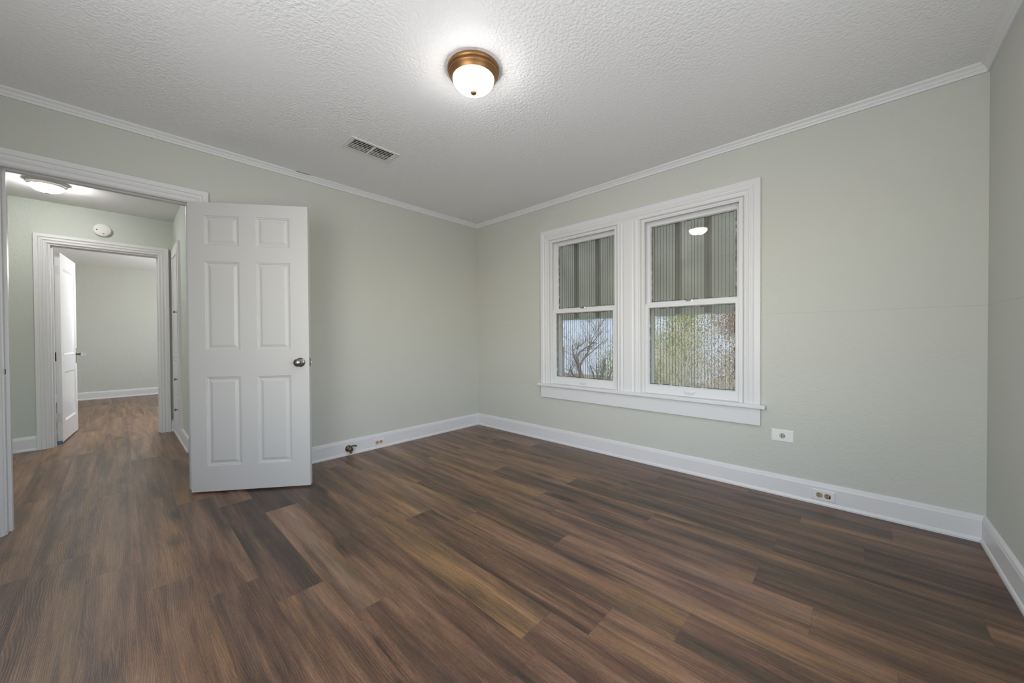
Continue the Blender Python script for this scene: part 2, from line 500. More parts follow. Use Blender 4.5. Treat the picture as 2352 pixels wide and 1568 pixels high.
# ---------------------------------------------------------------- floor: individual planks inside one mesh
def build_floor():
    rnd = random.Random(11)
    PW, PL = 0.177, 1.2255
    y_ref = -2.588
    joints = {-4: 0.597, -3: 0.895, -2: 1.205, -1: 1.447, 0: 1.684, 1: 0.752, 2: 1.376, 3: 1.30, 4: 1.463, 5: 1.697,
              6: 1.03, 7: 3.263, 8: 1.835, 9: 1.28, 10: 3.083, 11: 3.414, 12: 0.70, 13: 2.30, 14: 1.62}
    # overall lightness of the planks that stand out, those by the doorway lightened for its sheen: (row, index) -> bias
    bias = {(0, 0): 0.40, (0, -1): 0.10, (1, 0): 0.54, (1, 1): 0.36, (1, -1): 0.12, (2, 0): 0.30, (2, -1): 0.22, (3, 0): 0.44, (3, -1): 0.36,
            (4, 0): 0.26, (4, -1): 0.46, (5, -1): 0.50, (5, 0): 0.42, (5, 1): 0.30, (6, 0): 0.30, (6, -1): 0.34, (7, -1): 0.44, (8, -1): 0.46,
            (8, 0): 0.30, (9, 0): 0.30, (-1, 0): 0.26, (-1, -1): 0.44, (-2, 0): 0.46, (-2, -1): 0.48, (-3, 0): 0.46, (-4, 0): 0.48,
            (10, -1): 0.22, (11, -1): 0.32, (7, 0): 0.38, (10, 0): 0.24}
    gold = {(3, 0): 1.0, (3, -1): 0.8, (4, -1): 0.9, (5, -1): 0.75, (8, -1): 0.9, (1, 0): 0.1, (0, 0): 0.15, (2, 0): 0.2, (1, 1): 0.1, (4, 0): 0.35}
    bm = bmesh.new()
    uvl = bm.loops.layers.uv.new('plank')
    col = bm.loops.layers.float_color.new('seed')
    x0, x1, y0, y1 = -6.60, W + 0.12, -4.75, 0.06
    k0 = math.floor((y0 - y_ref) / PW); k1 = math.ceil((y1 - y_ref) / PW)
    for k in range(k0, k1):
        ya = y_ref + k * PW
        jx = joints.get(k, rnd.uniform(0, PL))
        i0 = math.floor((x0 - jx) / PL); i1 = math.ceil((x1 - jx) / PL)
        for i in range(i0, i1):
            xa = jx + i * PL
            s = (rnd.random(), rnd.random(), bias.get((k, i), rnd.uniform(0.44, 0.56) if xa < 0.2 else rnd.uniform(0.16, 0.48)), gold.get((k, i), rnd.uniform(0.2, 0.4) if xa < 0.2 else rnd.uniform(0.2, 0.8)))  # left and hall planks lighter and evener: doorway sheen put into their colour
            cx0, cx1, cy0, cy1 = max(xa, x0), min(xa + PL, x1), max(ya, y0), min(ya + PW, y1)
            if cx1 - cx0 < 1e-4 or cy1 - cy0 < 1e-4: continue
            vs = [bm.verts.new(p) for p in ((cx0, cy0, 0), (cx1, cy0, 0), (cx1, cy1, 0), (cx0, cy1, 0))]
            f = bm.faces.new(vs)
            for lp in f.loops:
                lp[uvl].uv = (lp.vert.co.x - xa, lp.vert.co.y - ya)
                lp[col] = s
    # sub-floor thickness
    v = [bm.verts.new(p) for p in ((x0, y0, -0.02), (x1, y0, -0.02), (x1, y1, -0.02), (x0, y1, -0.02))]
    bm.faces.new(v[::-1])
    me = bpy.data.meshes.new('floor')
    bm.to_mesh(me); bm.free()
    me.materials.append(M['floor'])
    o = bpy.data.objects.new('floor', me); C.objects.link(o)
    struct(o, 'dark brown wood-look plank floor running through room and hall', 'floor')
build_floor()

# ---------------------------------------------------------------- walls and ceilings
M['smooth_ceiling'] = plain('smooth_brightened_ceiling_paint', (0.90, 0.90, 0.91), 0.6, bump=0.15, bscale=45, bdist=0.004)  # paler than the room ceiling, brightness put into the colour for missing light
def ceil_box(name, x0, x1, y0, y1, z, label, holes=()):
    bm = bmesh.new(); slab_with_holes(bm, x0, x1, y0, y1, z, z + 0.05, list(holes), lambda u, d, zz: (u, zz, d))
    struct(mk(name, bm, M['ceiling'] if holes else M['smooth_ceiling']), label, 'ceiling')
ceil_box('ceiling', -0.0, W, -D, 0.0, H, 'white stippled ceiling of the room with the bronze lamp', [(0.720, 0.868, -1.888, -1.586)])
ceil_box('ceiling_hall', HALLX, -0.13, -4.6, ENDY, HALLH, 'white ceiling of the hall beyond the open door')
ceil_box('ceiling_far_room', FARX, HALLX - 0.12, -4.6, -0.35, 2.375, 'white ceiling of the far room beyond the hall')

def wall_x(name, xa, xb, y0, y1, z1, holes, mat, label):
    bm = bmesh.new()
    slab_with_holes(bm, y0, y1, 0.0, z1, xa, xb, holes, lambda u, d, z: (d, u, z))
    struct(mk(name, bm, mat), label, 'wall')
def wall_y(name, ya, yb, x0, x1, z1, holes, mat, label):
    bm = bmesh.new()
    slab_with_holes(bm, x0, x1, 0.0, z1, ya, yb, holes, lambda u, d, z: (u, d, z))
    struct(mk(name, bm, mat), label, 'wall')

WL = (1.105, 1.835); WR = (2.065, 2.795); WZ = (0.575, 2.035)   # window openings
wall_x('wall_left', -0.13, 0.0, -D, 0.0, H + 0.05, [(DJ0 - 0.02, DJ1 + 0.02, 0.0, DH + 0.02)], M['wall'],
       'sage green wall with the doorway behind the open panelled door')
wall_y('wall_back', 0.0, 0.145, -0.13, W + 0.12, H + 0.05, [(WL[0], WL[1], *WZ), (WR[0], WR[1], *WZ)], M['wall'],
       'sage green wall holding the pair of white windows')
wall_x('wall_right', W, W + 0.12, -D, 0.0, H + 0.05, [(-2.8, -1.5, 0.67, 2.03)], M['wall'], 'sage green wall at the right edge of the picture')  # hole added out of view for the fill light
wall_y('wall_front', -D - 0.12, -D, -0.13, W + 0.12, H + 0.05, [(2.0, 3.5, 0.67, 2.03)], M['wall'], 'sage green wall behind the camera')  # opening made only for the added fill from behind
wall_x('wall_hall_far', HALLX - 0.12, HALLX, -4.6, -0.35, HALLH + 0.05, [(IJ0 - 0.02, IJ1 + 0.02, 0.0, IH + 0.02)], M['hall_wall'],
       'pale green hall wall with the inner doorway and smoke detector')
wall_y('wall_hall_end', ENDY, ENDY + 0.10, HALLX, -0.13, HALLH + 0.05, [], M['hall_wall'], 'narrow pale green hall end wall behind the white built-in cabinet')
wall_y('wall_hall_near', -4.7, -4.6, HALLX - 0.12, -0.13, HALLH + 0.05, [], M['hall_wall'], 'hall end wall out of sight to the left')
wall_x('wall_far_room', FARX - 0.1, FARX, -4.6, -0.25, 2.45, [], M['wall'], 'sage green wall at the back of the far room')
wall_y('wall_far_room_left', -4.7, -4.6, FARX - 0.1, HALLX - 0.12, 2.45, [], M['wall'], 'side wall of the far room hidden behind its door')
wall_y('wall_far_room_right', -0.35, -0.25, FARX - 0.1, HALLX - 0.12, 2.45, [(-5.5, -3.7, 0.75, 2.15)], M['wall'], 'window side wall of the far room out of sight')

# ---------------------------------------------------------------- baseboards and crown
BASE = [(0, 0), (0.024, 0), (0.024, 0.010), (0.021, 0.018), (0.016, 0.024), (0.016, 0.110), (0.014, 0.118), (0.0125, 0.127), (0.008, 0.134), (0.003, 0.137), (0, 0.137)]
CROWN = [(0, 2.3825), (0.010, 2.3825), (0.012, 2.390), (0.012, 2.398), (0.016, 2.401), (0.018, 2.407), (0.024, 2.415), (0.030, 2.420), (0.032, 2.424), (0.033, H), (0, H)]
def run(name, prof, fa, fb, label, cat):
    bm = bmesh.new(); extrude_profile(bm, prof, fa, fb)
    struct(mk(name, bm, M['trim']), label, cat)
run('baseboard_left', BASE, lambda d, z: (d, -d, z), lambda d, z: (d, -2.562, z), 'white baseboard along the left wall, with the brass gas valve', 'baseboard')
run('baseboard_back', BASE, lambda d, z: (d, -d, z), lambda d, z: (W - d, -d, z), 'long white baseboard under the two windows', 'baseboard')
run('baseboard_right', BASE, lambda d, z: (W - d, -d, z), lambda d, z: (W - d, -D, z), 'white baseboard at the right edge of the picture', 'baseboard')
run('baseboard_hall_far', BASE, lambda d, z: (HALLX + d, -4.6, z), lambda d, z: (HALLX + d, -3.555, z), 'short white baseboard in the hall left of the inner doorway', 'baseboard')
run('baseboard_hall_far_right', BASE, lambda d, z: (HALLX + d, -2.604, z), lambda d, z: (HALLX + d, ENDY - d, z), 'tiny white baseboard piece in the hall corner by the cabinet', 'baseboard')
run('baseboard_hall_end', BASE, lambda d, z: (HALLX + d, ENDY - d, z), lambda d, z: (-1.17, ENDY - d, z), 'white baseboard under and beside the hall cabinet', 'baseboard')
run('baseboard_far_room', BASE, lambda d, z: (FARX + d, -4.6, z), lambda d, z: (FARX + d, -0.35, z), 'white baseboard at the back of the far room', 'baseboard')
run('trim_1', CROWN, lambda d, z: (d, -d, z), lambda d, z: (d, -D, z), 'white crown moulding on the left wall above the doors', 'crown moulding')
bm = bmesh.new(); box(bm, 0.0325, 0.0345, -2.000, -1.893, H - 0.0035, H - 0.0006)
g_ = mk('caulk_gap', bm, plain('dark_gap', (0.04, 0.04, 0.04), 0.9), bpy.data.objects['trim_1']); g_['label'] = 'dark crack where the moulding has parted from the ceiling'
run('trim_2', CROWN, lambda d, z: (d, -d, z), lambda d, z: (W - d, -d, z), 'white crown moulding above the windows', 'crown moulding')
run('trim_3', CROWN, lambda d, z: (W - d, -d, z), lambda d, z: (W - d, -D, z), 'white crown moulding at the top right corner', 'crown moulding')

# ---------------------------------------------------------------- door casings and jambs
CAS = [(0, 0), (0, 0.022), (0.003, 0.025), (0.030, 0.025), (0.033, 0.021), (0.036, 0.018), (0.042, 0.0165), (0.048, 0.018), (0.053, 0.021), (0.058, 0.0215),
       (0.061, 0.018), (0.066, 0.015), (0.074, 0.0145), (0.079, 0.017), (0.084, 0.0175), (0.088, 0.014), (0.092, 0.010), (0.094, 0.006), (0.094, 0)]
def scaled(prof, width):
    k = width / prof[-1][0]
    return [(t * k, d) for t, d in prof]
bm = bmesh.new()
casing(bm, DJ0 - 0.104, DJ1 + 0.104, 0.0, 2.100, scaled(CAS, 0.097), lambda u, d, z: (d, u, z))
tc_ = struct(mk('trim_4', bm, M['trim']), 'white fluted casing around the near doorway at left', 'door casing')

def jamb(name, y0, y1, head, xa, xb, stop_x0, stop_x1, label):
    """door lining between xa and xb with a stop strip"""
    bm = bmesh.new()
    t = 0.02
    box(bm, xa, xb, y0 - t, y0, 0, head + t)
    box(bm, xa, xb, y1, y1 + t, 0, head + t)
    box(bm, xa, xb, y0, y1, head, head + t)
    box(bm, stop_x0, stop_x1, y0, y0 + 0.012, 0, head)
    box(bm, stop_x0, stop_x1, y1 - 0.012, y1, 0, head)
    box(bm, stop_x0, stop_x1, y0 + 0.012, y1 - 0.012, head - 0.012, head)
    return struct(mk(name, bm, M['trim'], weld=False), label, 'door frame')
j1 = jamb('trim_5', DJ0, DJ1, DH, -0.13, 0.0, -0.085, -0.045, 'white door frame of the near doorway with the strike plate')
# strike plate on the left jamb
bm = bmesh.new()
bevel_box(bm, -0.036, -0.008, DJ0, DJ0 + 0.0015, 0.860, 0.918, 0.0006)
sp = mk('strike_plate', bm, M['chrome'], j1)
sp['label'] = 'chrome strike plate'
bm = bmesh.new(); box(bm, -0.028, -0.016, DJ0 + 0.0016, DJ0 + 0.0022, 0.876, 0.902)
mk('latch_hole', bm, M['black'], sp)
bm = bmesh.new()
tube(bm, [(-0.008, DJ0 + 0.001, 0.872), (0.002, DJ0 + 0.001, 0.876), (0.004, DJ0, 0.889), (0.002, DJ0 + 0.001, 0.902), (-0.008, DJ0 + 0.001, 0.906)], 0.002, 6)
mk('strike_lip', bm, M['chrome'], sp)

bm = bmesh.new()
casing(bm, IJ0 - 0.102, IJ1 + 0.088, 0.0, 2.095, scaled(CAS, 0.090), lambda u, d, z: (HALLX + d, u, z))
struct(mk('trim_6', bm, M['trim']), 'white fluted casing around the inner doorway across the hall', 'door casing')
jamb('trim_7', IJ0, IJ1, IH, HALLX - 0.12, HALLX, HALLX - 0.075, HALLX - 0.045, 'white door frame of the inner doorway across the hall')

# ---------------------------------------------------------------- doors
def door_slab(wd, z0, z1, th, panels, rings):
    """slab with face at y=0 and back at y=th; panels=[(xa,xb,za,zb)] sunk by successive (inset, depth) rings on both faces"""
    bm = bmesh.new()
    xs = sorted({0.0, wd, *[p[0] for p in panels], *[p[1] for p in panels]})
    zs = sorted({z0, z1, *[p[2] for p in panels], *[p[3] for p in panels]})
    for side in (0, 1):
        Y = (lambda d: d) if side == 0 else (lambda d: th - d)
        for i in range(len(xs) - 1):
            for j in range(len(zs) - 1):
                xc, zc = (xs[i] + xs[i + 1]) / 2, (zs[j] + zs[j + 1]) / 2
                if any(p[0] < xc < p[1] and p[2] < zc < p[3] for p in panels): continue
                bm.faces.new([bm.verts.new((x, Y(0), z)) for x, z in ((xs[i], zs[j]), (xs[i + 1], zs[j]), (xs[i + 1], zs[j + 1]), (xs[i], zs[j + 1]))])
        for p in panels:
            prev = None
            for ins, dep in [(0, 0)] + rings:
                loop = [bm.verts.new(v) for v in ((p[0] + ins, Y(dep), p[2] + ins), (p[1] - ins, Y(dep), p[2] + ins), (p[1] - ins, Y(dep), p[3] - ins), (p[0] + ins, Y(dep), p[3] - ins))]
                if prev:
                    for k in range(4): bm.faces.new((prev[k], prev[(k + 1) % 4], loop[(k + 1) % 4], loop[k]))
                prev = loop
            bm.faces.new(prev)
    for (xa, za), (xb, zb) in (((0, z0), (wd, z0)), ((wd, z0), (wd, z1)), ((wd, z1), (0, z1)), ((0, z1), (0, z0))):
        bm.faces.new([bm.verts.new(v) for v in ((xa, 0, za), (xb, 0, zb), (xb, th, zb), (xa, th, za))])
    bmesh.ops.remove_doubles(bm, verts=bm.verts, dist=1e-5)
    return bm

d1 = empty('door_1', (0.065, -2.679, 0.0), math.atan2(0.7912, 0.6115))
struct(d1, 'open white six-panel door with a satin nickel knob', 'door')
panels = []
for xa, xb in ((0.099, 0.315), (0.419, 0.638)):
    for za, zb in ((1.700, 1.906), (0.982, 1.592), (0.187, 0.800)):
        panels.append((xa, xb, za, zb))
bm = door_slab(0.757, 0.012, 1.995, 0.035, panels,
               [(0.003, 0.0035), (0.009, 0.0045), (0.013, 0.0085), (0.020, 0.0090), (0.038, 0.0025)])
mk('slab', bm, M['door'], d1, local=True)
def knob_set(parent, x, z, th, m):
    for s in (-1, 1):
        y = 0.0 if s < 0 else th
        bm = bmesh.new()
        lathe(bm, [(0.032, 0), (0.032, 0.003), (0.029, 0.007), (0.020, 0.010), (0.0125, 0.013), (0.0115, 0.030), (0.013, 0.034)], axis_mat((x, y, z), (0, s, 0)), 40)
        r = mk('rosette', bm, m, parent, smooth=True, local=True)
        bm = bmesh.new()
        lathe(bm, [(0.013, 0.034), (0.020, 0.036), (0.0255, 0.041), (0.0275, 0.048), (0.0275, 0.053), (0.0262, 0.0535), (0.0255, 0.058), (0.021, 0.064), (0.012, 0.068), (0.003, 0.069)], axis_mat((x, y, z), (0, s, 0)), 40)
        mk('knob', bm, m, parent, smooth=True, local=True)
knob_set(d1, 0.700, 0.892, 0.035, M['nickel'])
bm = bmesh.new(); bevel_box(bm, 0.757, 0.7585, 0.005, 0.030, 0.863, 0.921, 0.0006)
fp = mk('latch_plate', bm, M['nickel'], d1, local=True)
bm = bmesh.new()
bevel_box(bm, 0.758, 0.770, 0.010, 0.025, 0.884, 0.899, 0.003, 3)
mk('latch_bolt', bm, M['chrome'], d1, local=True)
for z in (0.20, 1.0, 1.80):
    bm = bmesh.new()
    tube(bm, [(-0.006, 0.030, z - 0.045), (-0.006, 0.030, z + 0.045)], 0.005, 12)
    bevel_box(bm, -0.0015, -0.0002, 0.004, 0.030, z - 0.044, z + 0.044, 0.0005)
    mk('hinge', bm, M['trim'], d1, local=True)

d2 = empty('door_2', (-2.560, -3.406, 0.0), math.atan2(0.062, -0.70))
struct(d2, 'old glossy white two-panel door with a crystal knob in the inner doorway', 'door')
bm = door_slab(0.735, 0.014, 1.955, 0.037, [(0.125, 0.640, 0.905, 1.805), (0.125, 0.640, 0.215, 0.725)],
               [(0.004, 0.004), (0.012, 0.008), (0.016, 0.011)])
mk('slab', bm, M['old_door'], d2, local=True)
bm = bmesh.new(); bevel_box(bm, 0.678, 0.712, -0.0025, 0.0, 0.790, 0.965, 0.001)
mk('escutcheon', bm, M['nickel'], d2, local=True)
bm = bmesh.new()
lathe(bm, [(0.011, 0), (0.009, 0.012), (0.010, 0.02), (0.016, 0.030), (0.017, 0.034)], axis_mat((0.695, -0.002, 0.895), (0, -1, 0)), 24)
kn_ = mk('knob_shank', bm, M['brown_metal'], d2, smooth=True, local=True)
bm = bmesh.new()
lathe(bm, [(0.014, 0.0345), (0.021, 0.039), (0.0275, 0.050), (0.0275, 0.058), (0.020, 0.067), (0.010, 0.069)], axis_mat((0.695, -0.002, 0.895), (0, -1, 0)), 12)
k2 = mk('knob', bm, M['crystal'], d2, local=True); k2['label'] = 'faceted crystal knob'
for z, m in ((0.27, M['trim']), (0.89, M['brown_metal']), (1.775, M['trim'])):
    bm = bmesh.new()
    tube(bm, [(-0.006, 0.041, z - 0.045), (-0.006, 0.041, z + 0.045)], 0.005, 12)
    bevel_box(bm, -0.0015, -0.0002, 0.034 if z == 0.89 else 0.006, 0.041, z - 0.044, z + 0.044, 0.0005)
    h_ = mk('hinge', bm, m, d2, local=True)
bm = bmesh.new()
bevel_box(bm, -0.010, -0.002, 0.004, 0.036, 0.0, 0.030, 0.001)
tp = mk('tape_strip', bm, M['tape'])
tp.location = d2.location; tp.rotation_euler = d2.rotation_euler
tag(tp, 'small piece of blue tape on the floor at the old inner door hinge edge', 'tape')

# ---------------------------------------------------------------- windows
WCAS = [(0, 0), (0, 0.018), (0.003, 0.021), (0.036, 0.021), (0.041, 0.019), (0.045, 0.0165), (0.052, 0.0155), (0.058, 0.0175), (0.063, 0.0205), (0.068, 0.0205),
        (0.071, 0.0165), (0.080, 0.0150), (0.087, 0.0135), (0.092, 0.0155), (0.097, 0.0150), (0.100, 0.011), (0.102, 0.006), (0.102, 0)]
bm = bmesh.new()
STOOLZ = 0.590
casing(bm, 0.992, 2.905, STOOLZ, 2.140, WCAS, lambda u, d, z: (u, -d, z))
mull = [(0.0, 0.0), (0.0, 0.006), (0.005, 0.013), (0.010, 0.0155), (0.016, 0.0135), (0.026, 0.0150), (0.035, 0.0165), (0.038, 0.0205), (0.044, 0.0205), (0.050, 0.0165),
        (0.056, 0.0155), (0.064, 0.019), (0.069, 0.021)]
mp_ = mull + [(0.210 - t, d) for t, d in mull[::-1]]
extrude_profile(bm, mp_, lambda t, d: (1.845 + t, -d, STOOLZ), lambda t, d: (1.845 + t, -d, 2.042))
struct(mk('trim_8', bm, M['trim']), 'white fluted casing and centre mullion around the paired windows', 'window casing')
bm = bmesh.new()
bevel_box(bm, 0.965, 2.935, -0.050, 0.0, 0.562, STOOLZ, 0.005, 3)
struct(mk('trim_9', bm, M['trim']), 'white window stool ledge under the paired windows', 'window sill')
bm = bmesh.new()
bevel_box(bm, 0.992, 2.905, -0.022, 0.0, 0.445, 0.562, 0.0025, 2)
struct(mk('trim_10', bm, M['trim']), 'wide white apron board beneath the window stool', 'window apron')

def ring_frame(bm, x0, x1, z0, z1, ya, yb, sl, sr, bt, tp, bev=0.0):
    """rectangular sash frame, front face at ya, back at yb, sloped inner glazing edge"""
    o = [(x0, z0), (x1, z0), (x1, z1), (x0, z1)]
    i = [(x0 + sl, z0 + bt), (x1 - sr, z0 + bt), (x1 - sr, z1 - tp), (x0 + sl, z1 - tp)]
    i2 = [(a + (0.006 if k in (0, 3) else -0.006), c + (0.006 if k < 2 else -0.006)) for k, (a, c) in enumerate(i)]
    ym = ya + (yb - ya) * 0.45
    def loop(pts, y): return [bm.verts.new((a, y, c)) for a, c in pts]
    loops = [loop(o, yb), loop(o, ya), loop(i, ya), loop(i, ya + 0.002), loop(i2, ym), loop(i2, yb)]
    seq = list(zip(loops, loops[1:])) + [(loops[-1], loops[0])]
    for a, b_ in seq:
        for k in range(4): bm.faces.new((a[k], a[(k + 1) % 4], b_[(k + 1) % 4], b_[k]))

def putty_line(bm, x0, x1, z0, z1, y, w, rng):
    """ragged dark line where the pane meets the sash"""
    def side(p, q, n):
        k = 24
        for i in range(k):
            if rng.random() < 0.18: continue
            a = Vector(p).lerp(Vector(q), i / k); b_ = Vector(p).lerp(Vector(q), (i + 1) / k)
            ww = w * rng.uniform(0.4, 1.2)
            nn = Vector(n) * ww
            vs = [Vector((a.x, y, a.y)), Vector((b_.x, y, b_.y)), Vector((b_.x + nn.x, y, b_.y + nn.y)), Vector((a.x + nn.x, y, a.y + nn.y))]
            lo = [bm.verts.new(v) for v in vs]; hi = [bm.verts.new(v + Vector((0, -0.001, 0))) for v in vs]
            bm.faces.new(hi); bm.faces.new(lo[::-1])
            for m_ in range(4): bm.faces.new((lo[m_], lo[(m_ + 1) % 4], hi[(m_ + 1) % 4], hi[m_]))
    side((x0, z0), (x1, z0), (0, 1)); side((x1, z0), (x1, z1), (-1, 0)); side((x1, z1), (x0, z1), (0, -1)); side((x0, z1), (x0, z0), (1, 0))

def build_window(name, x0, x1, label, seed):
    rng = random.Random(seed)
    w = empty(name, (x0, 0.07, WZ[0]))
    struct(w, label, 'window')
    z0, z1 = WZ
    # lining: inner jamb, parting strips and outside blind stop
    bm = bmesh.new()
    t = 0.012
    box(bm, x0, x0 + t, 0.0, 0.145, z0, z1); box(bm, x1 - t, x1, 0.0, 0.145, z0, z1)
    box(bm, x0 + t, x1 - t, 0.0, 0.145, z1 - t, z1)
    box(bm, x0 + t, x1 - t, 0.0, 0.145, z0, z0 + 0.014)
    for ya, yb in ((0.004, 0.016), (0.0535, 0.0575)):
        box(bm, x0 + t, x0 + t + 0.010, ya, yb, z0 + 0.014, z1 - t); box(bm, x1 - t - 0.010, x1 - t, ya, yb, z0 + 0.014, z1 - t)
        if ya < 0.02: box(bm, x0 + t + 0.010, x1 - t - 0.010, ya, yb, z1 - t - 0.010, z1 - t)
    mk('jamb', bm, M['trim'], w, weld=False)
    a, b_ = x0 + t, x1 - t
    # lower sash (inside) and upper sash (outside)
    bm = bmesh.new(); ring_frame(bm, a, b_, z0 + 0.015, 1.330, 0.018, 0.052, 0.034, 0.034, 0.068, 0.030)
    lo = mk('lower_sash', bm, M['trim'], w)
    bm = bmesh.new(); ring_frame(bm, a, b_, 1.302, z1 - t, 0.058, 0.092, 0.034, 0.034, 0.042, 0.040)
    up = mk('upper_sash', bm, M['trim'], w)
    for sash, ya, za, zb in ((lo, 0.0375, z0 + 0.083, 1.300), (up, 0.0775, 1.344, z1 - t - 0.040)):
        bm = bmesh.new(); box(bm, a + 0.036, b_ - 0.036, ya, ya + 0.003, za + 0.002, zb - 0.002)
        mk('glass_pane', bm, M['glass'], sash)
        bm = bmesh.new(); putty_line(bm, a + 0.041, b_ - 0.041, za + 0.007, zb - 0.007, ya - 0.0002, 0.0045, rng)
        mk('putty_line', bm, M['putty'], sash)
    xc = (x0 + x1) / 2 + 0.008
    # sash lock on the meeting rail
    bm = bmesh.new()
    bevel_box(bm, xc - 0.026, xc + 0.026, 0.026, 0.046, 1.330, 1.335, 0.001)
    lathe(bm, [(0.009, 0.0), (0.009, 0.010), (0.006, 0.013)], Matrix.Translation((xc + 0.012, 0.036, 1.335)), 16)
    tube(bm, [(xc + 0.014, 0.036, 1.345), (xc - 0.012, 0.031, 1.346), (xc - 0.034, 0.027, 1.341)], [0.006, 0.005, 0.004], 8)
    mk('sash_lock', bm, M['chrome'], lo, smooth=True)
    # painted hook lift on the bottom rail
    bm = bmesh.new()
    zc = 0.628
    bevel_box(bm, xc - 0.040, xc + 0.040, 0.0155, 0.0185, zc - 0.006, zc + 0.010, 0.0012)
    pts = [(xc + 0.034 * math.cos(q), 0.010, zc - 0.002 - 0.016 * math.sin(q)) for q in [i * PI / 8 for i in range(9)]]
    tube(bm, pts, 0.0035, 8)
    bevel_box(bm, xc - 0.026, xc + 0.026, 0.004, 0.0155, zc - 0.013, zc - 0.009, 0.0015)
    mk('sash_lift', bm, M['trim'], lo, smooth=True)
    # outside frame and louvered sun screen
    bm = bmesh.new()
    for p in ((a, a + 0.040, z0 + 0.014, z1 - t), (b_ - 0.016, b_, z0 + 0.014, z1 - t)):
        box(bm, p[0], p[1], 0.094, 0.145, p[2], p[3])
    box(bm, a + 0.040, b_ - 0.016, 0.094, 0.145, z1 - t - 0.016, z1 - t); box(bm, a + 0.040, b_ - 0.016, 0.094, 0.145, z0 + 0.014, z0 + 0.036)
    mk('blind_stop', bm, M['outer_trim'], w, weld=False)
    bm = bmesh.new()
    xs = a + 0.042
    while xs < b_ - 0.017:
        box(bm, xs - 0.0012, xs + 0.0012, 0.1365, 0.1385, z0 + 0.036, z1 - t - 0.016)
        xs += 0.0245
    sc = mk('sun_screen', bm, M['wire'], w, weld=False)
    bm = bmesh.new()
    zz = z0 + 0.038
    while zz < z1 - t - 0.017:
        vs = [bm.verts.new(v) for v in ((a + 0.040, 0.1360, zz), (b_ - 0.016, 0.1360, zz), (b_ - 0.016, 0.1380, zz + 0.0011), (a + 0.040, 0.1380, zz + 0.0011))]
        bm.faces.new(vs)
        vs2 = [bm.verts.new(Vector(v.co) + Vector((0, 0.0, 0.0006))) for v in vs]
        bm.faces.new(vs2[::-1])
        bm.faces.new((vs[0], vs[1], vs2[1], vs2[0])); bm.faces.new((vs[3], vs2[3], vs2[2], vs[2]))
        zz += 0.0042
    mk('screen_louvers', bm, M['louver'], sc, weld=False)
    return w
build_window('window_1', *WL, 'left white double-hung window of the pair, bare dark branches behind its lower pane', 3)
build_window('window_2', *WR, 'right white double-hung window of the pair, green leaves behind and the lamp reflected', 5)

# ---------------------------------------------------------------- ceiling lights
def ceiling_light(loc, k, kz, mbase, strength, label, rim=0.13, name='ceiling_light'):
    x, y, z = loc
    t = empty(name, loc)
    tag(t, label, 'ceiling light', 'flush ceiling lights')
    bm = bmesh.new()
    T = Matrix.Translation((x, y, z)) @ Matrix.Diagonal((k, k, -kz, 1))
    lathe(bm, [(0.131, 0.0), (0.132, 0.010), (0.129, 0.016), (0.124, 0.019), (0.125, 0.024), (0.1255, 0.030), (0.123, 0.034), (0.117, 0.038), (0.111, 0.048), (0.1075, 0.053), (0.105, 0.053), (0.104, 0.045), (0.104, 0.004)], T, 72)
    mk('base_ring', bm, mbase, t, smooth=True)
    bm = bmesh.new()
    prof = [(0.103, 0.040), (0.1035, 0.053)]
    for i in range(1, 15):
        q = i / 14 * PI / 2
        prof.append((0.1035 * math.cos(q) ** 1.08 if i < 14 else 0.004, 0.053 + 0.062 * math.sin(q)))
    lathe(bm, prof, T, 72)
    mk('glass_bowl', bm, lamp_glass('frosted_lamp_glass', strength, rim), t, smooth=True)
    bm = bmesh.new()
    lathe(bm, [(0.006, 0.110), (0.016, 0.1135), (0.0175, 0.118), (0.015, 0.123), (0.009, 0.127), (0.003, 0.1285)], T, 24)
    mk('finial', bm, mbase, t, smooth=True)
    return t
ceiling_light((1.948, -1.752, H), 1.0, 1.0, M['bronze'], LAMP_STRENGTH, 'bronze ringed ceiling light with glowing frosted glass bowl, in the near room')
ceiling_light((-1.69, -3.41, HALLH), 0.93, 0.78, M['vent'], HALL_LAMP_STRENGTH, 'glowing white flush ceiling light in the hall, seen through the doorway', rim=6.0)

# ---------------------------------------------------------------- ceiling vent
vt = empty('ceiling_vent', (0.789, -1.735, H))
tag(vt, 'white rectangular air vent with dark slots in the ceiling', 'vent')
X0, X1, Y0, Y1 = 0.694, 0.884, -1.915, -1.556
sx0, sx1 = 0.728, 0.864
slots = []
n = 6
pitch = (sx1 - sx0) / n
for i in range(n):
    xa = sx0 + i * pitch + 0.007
    for ya, yb in ((-1.884, -1.746), (-1.728, -1.592)):
        slots.append((xa - 0.002, xa + pitch - (0.010 if i < 3 else 0.0078), ya, yb))
bm = bmesh.new()
slab_with_holes(bm, X0, X1, Y0, Y1, H - 0.0045, H - 0.0035, slots, lambda u, d, z: (u, z, d))
box(bm, X0, X0 + 0.001, Y0, Y1, H - 0.0035, H); box(bm, X1 - 0.001, X1, Y0, Y1, H - 0.0035, H)
box(bm, X0 + 0.001, X1 - 0.001, Y0, Y0 + 0.001, H - 0.0035, H); box(bm, X0 + 0.001, X1 - 0.001, Y1 - 0.001, Y1, H - 0.0035, H)
mk('frame', bm, M['vent'], vt, weld=False)
bm = bmesh.new(); box(bm, 0.721, 0.867, -1.887, -1.587, H + 0.001, H + 0.0495)
bm.faces.ensure_lookup_table(); bmesh.ops.delete(bm, geom=[f for f in bm.faces if f.calc_center_median().z < H + 0.002], context='FACES')
mk('duct', bm, M['black'], vt)
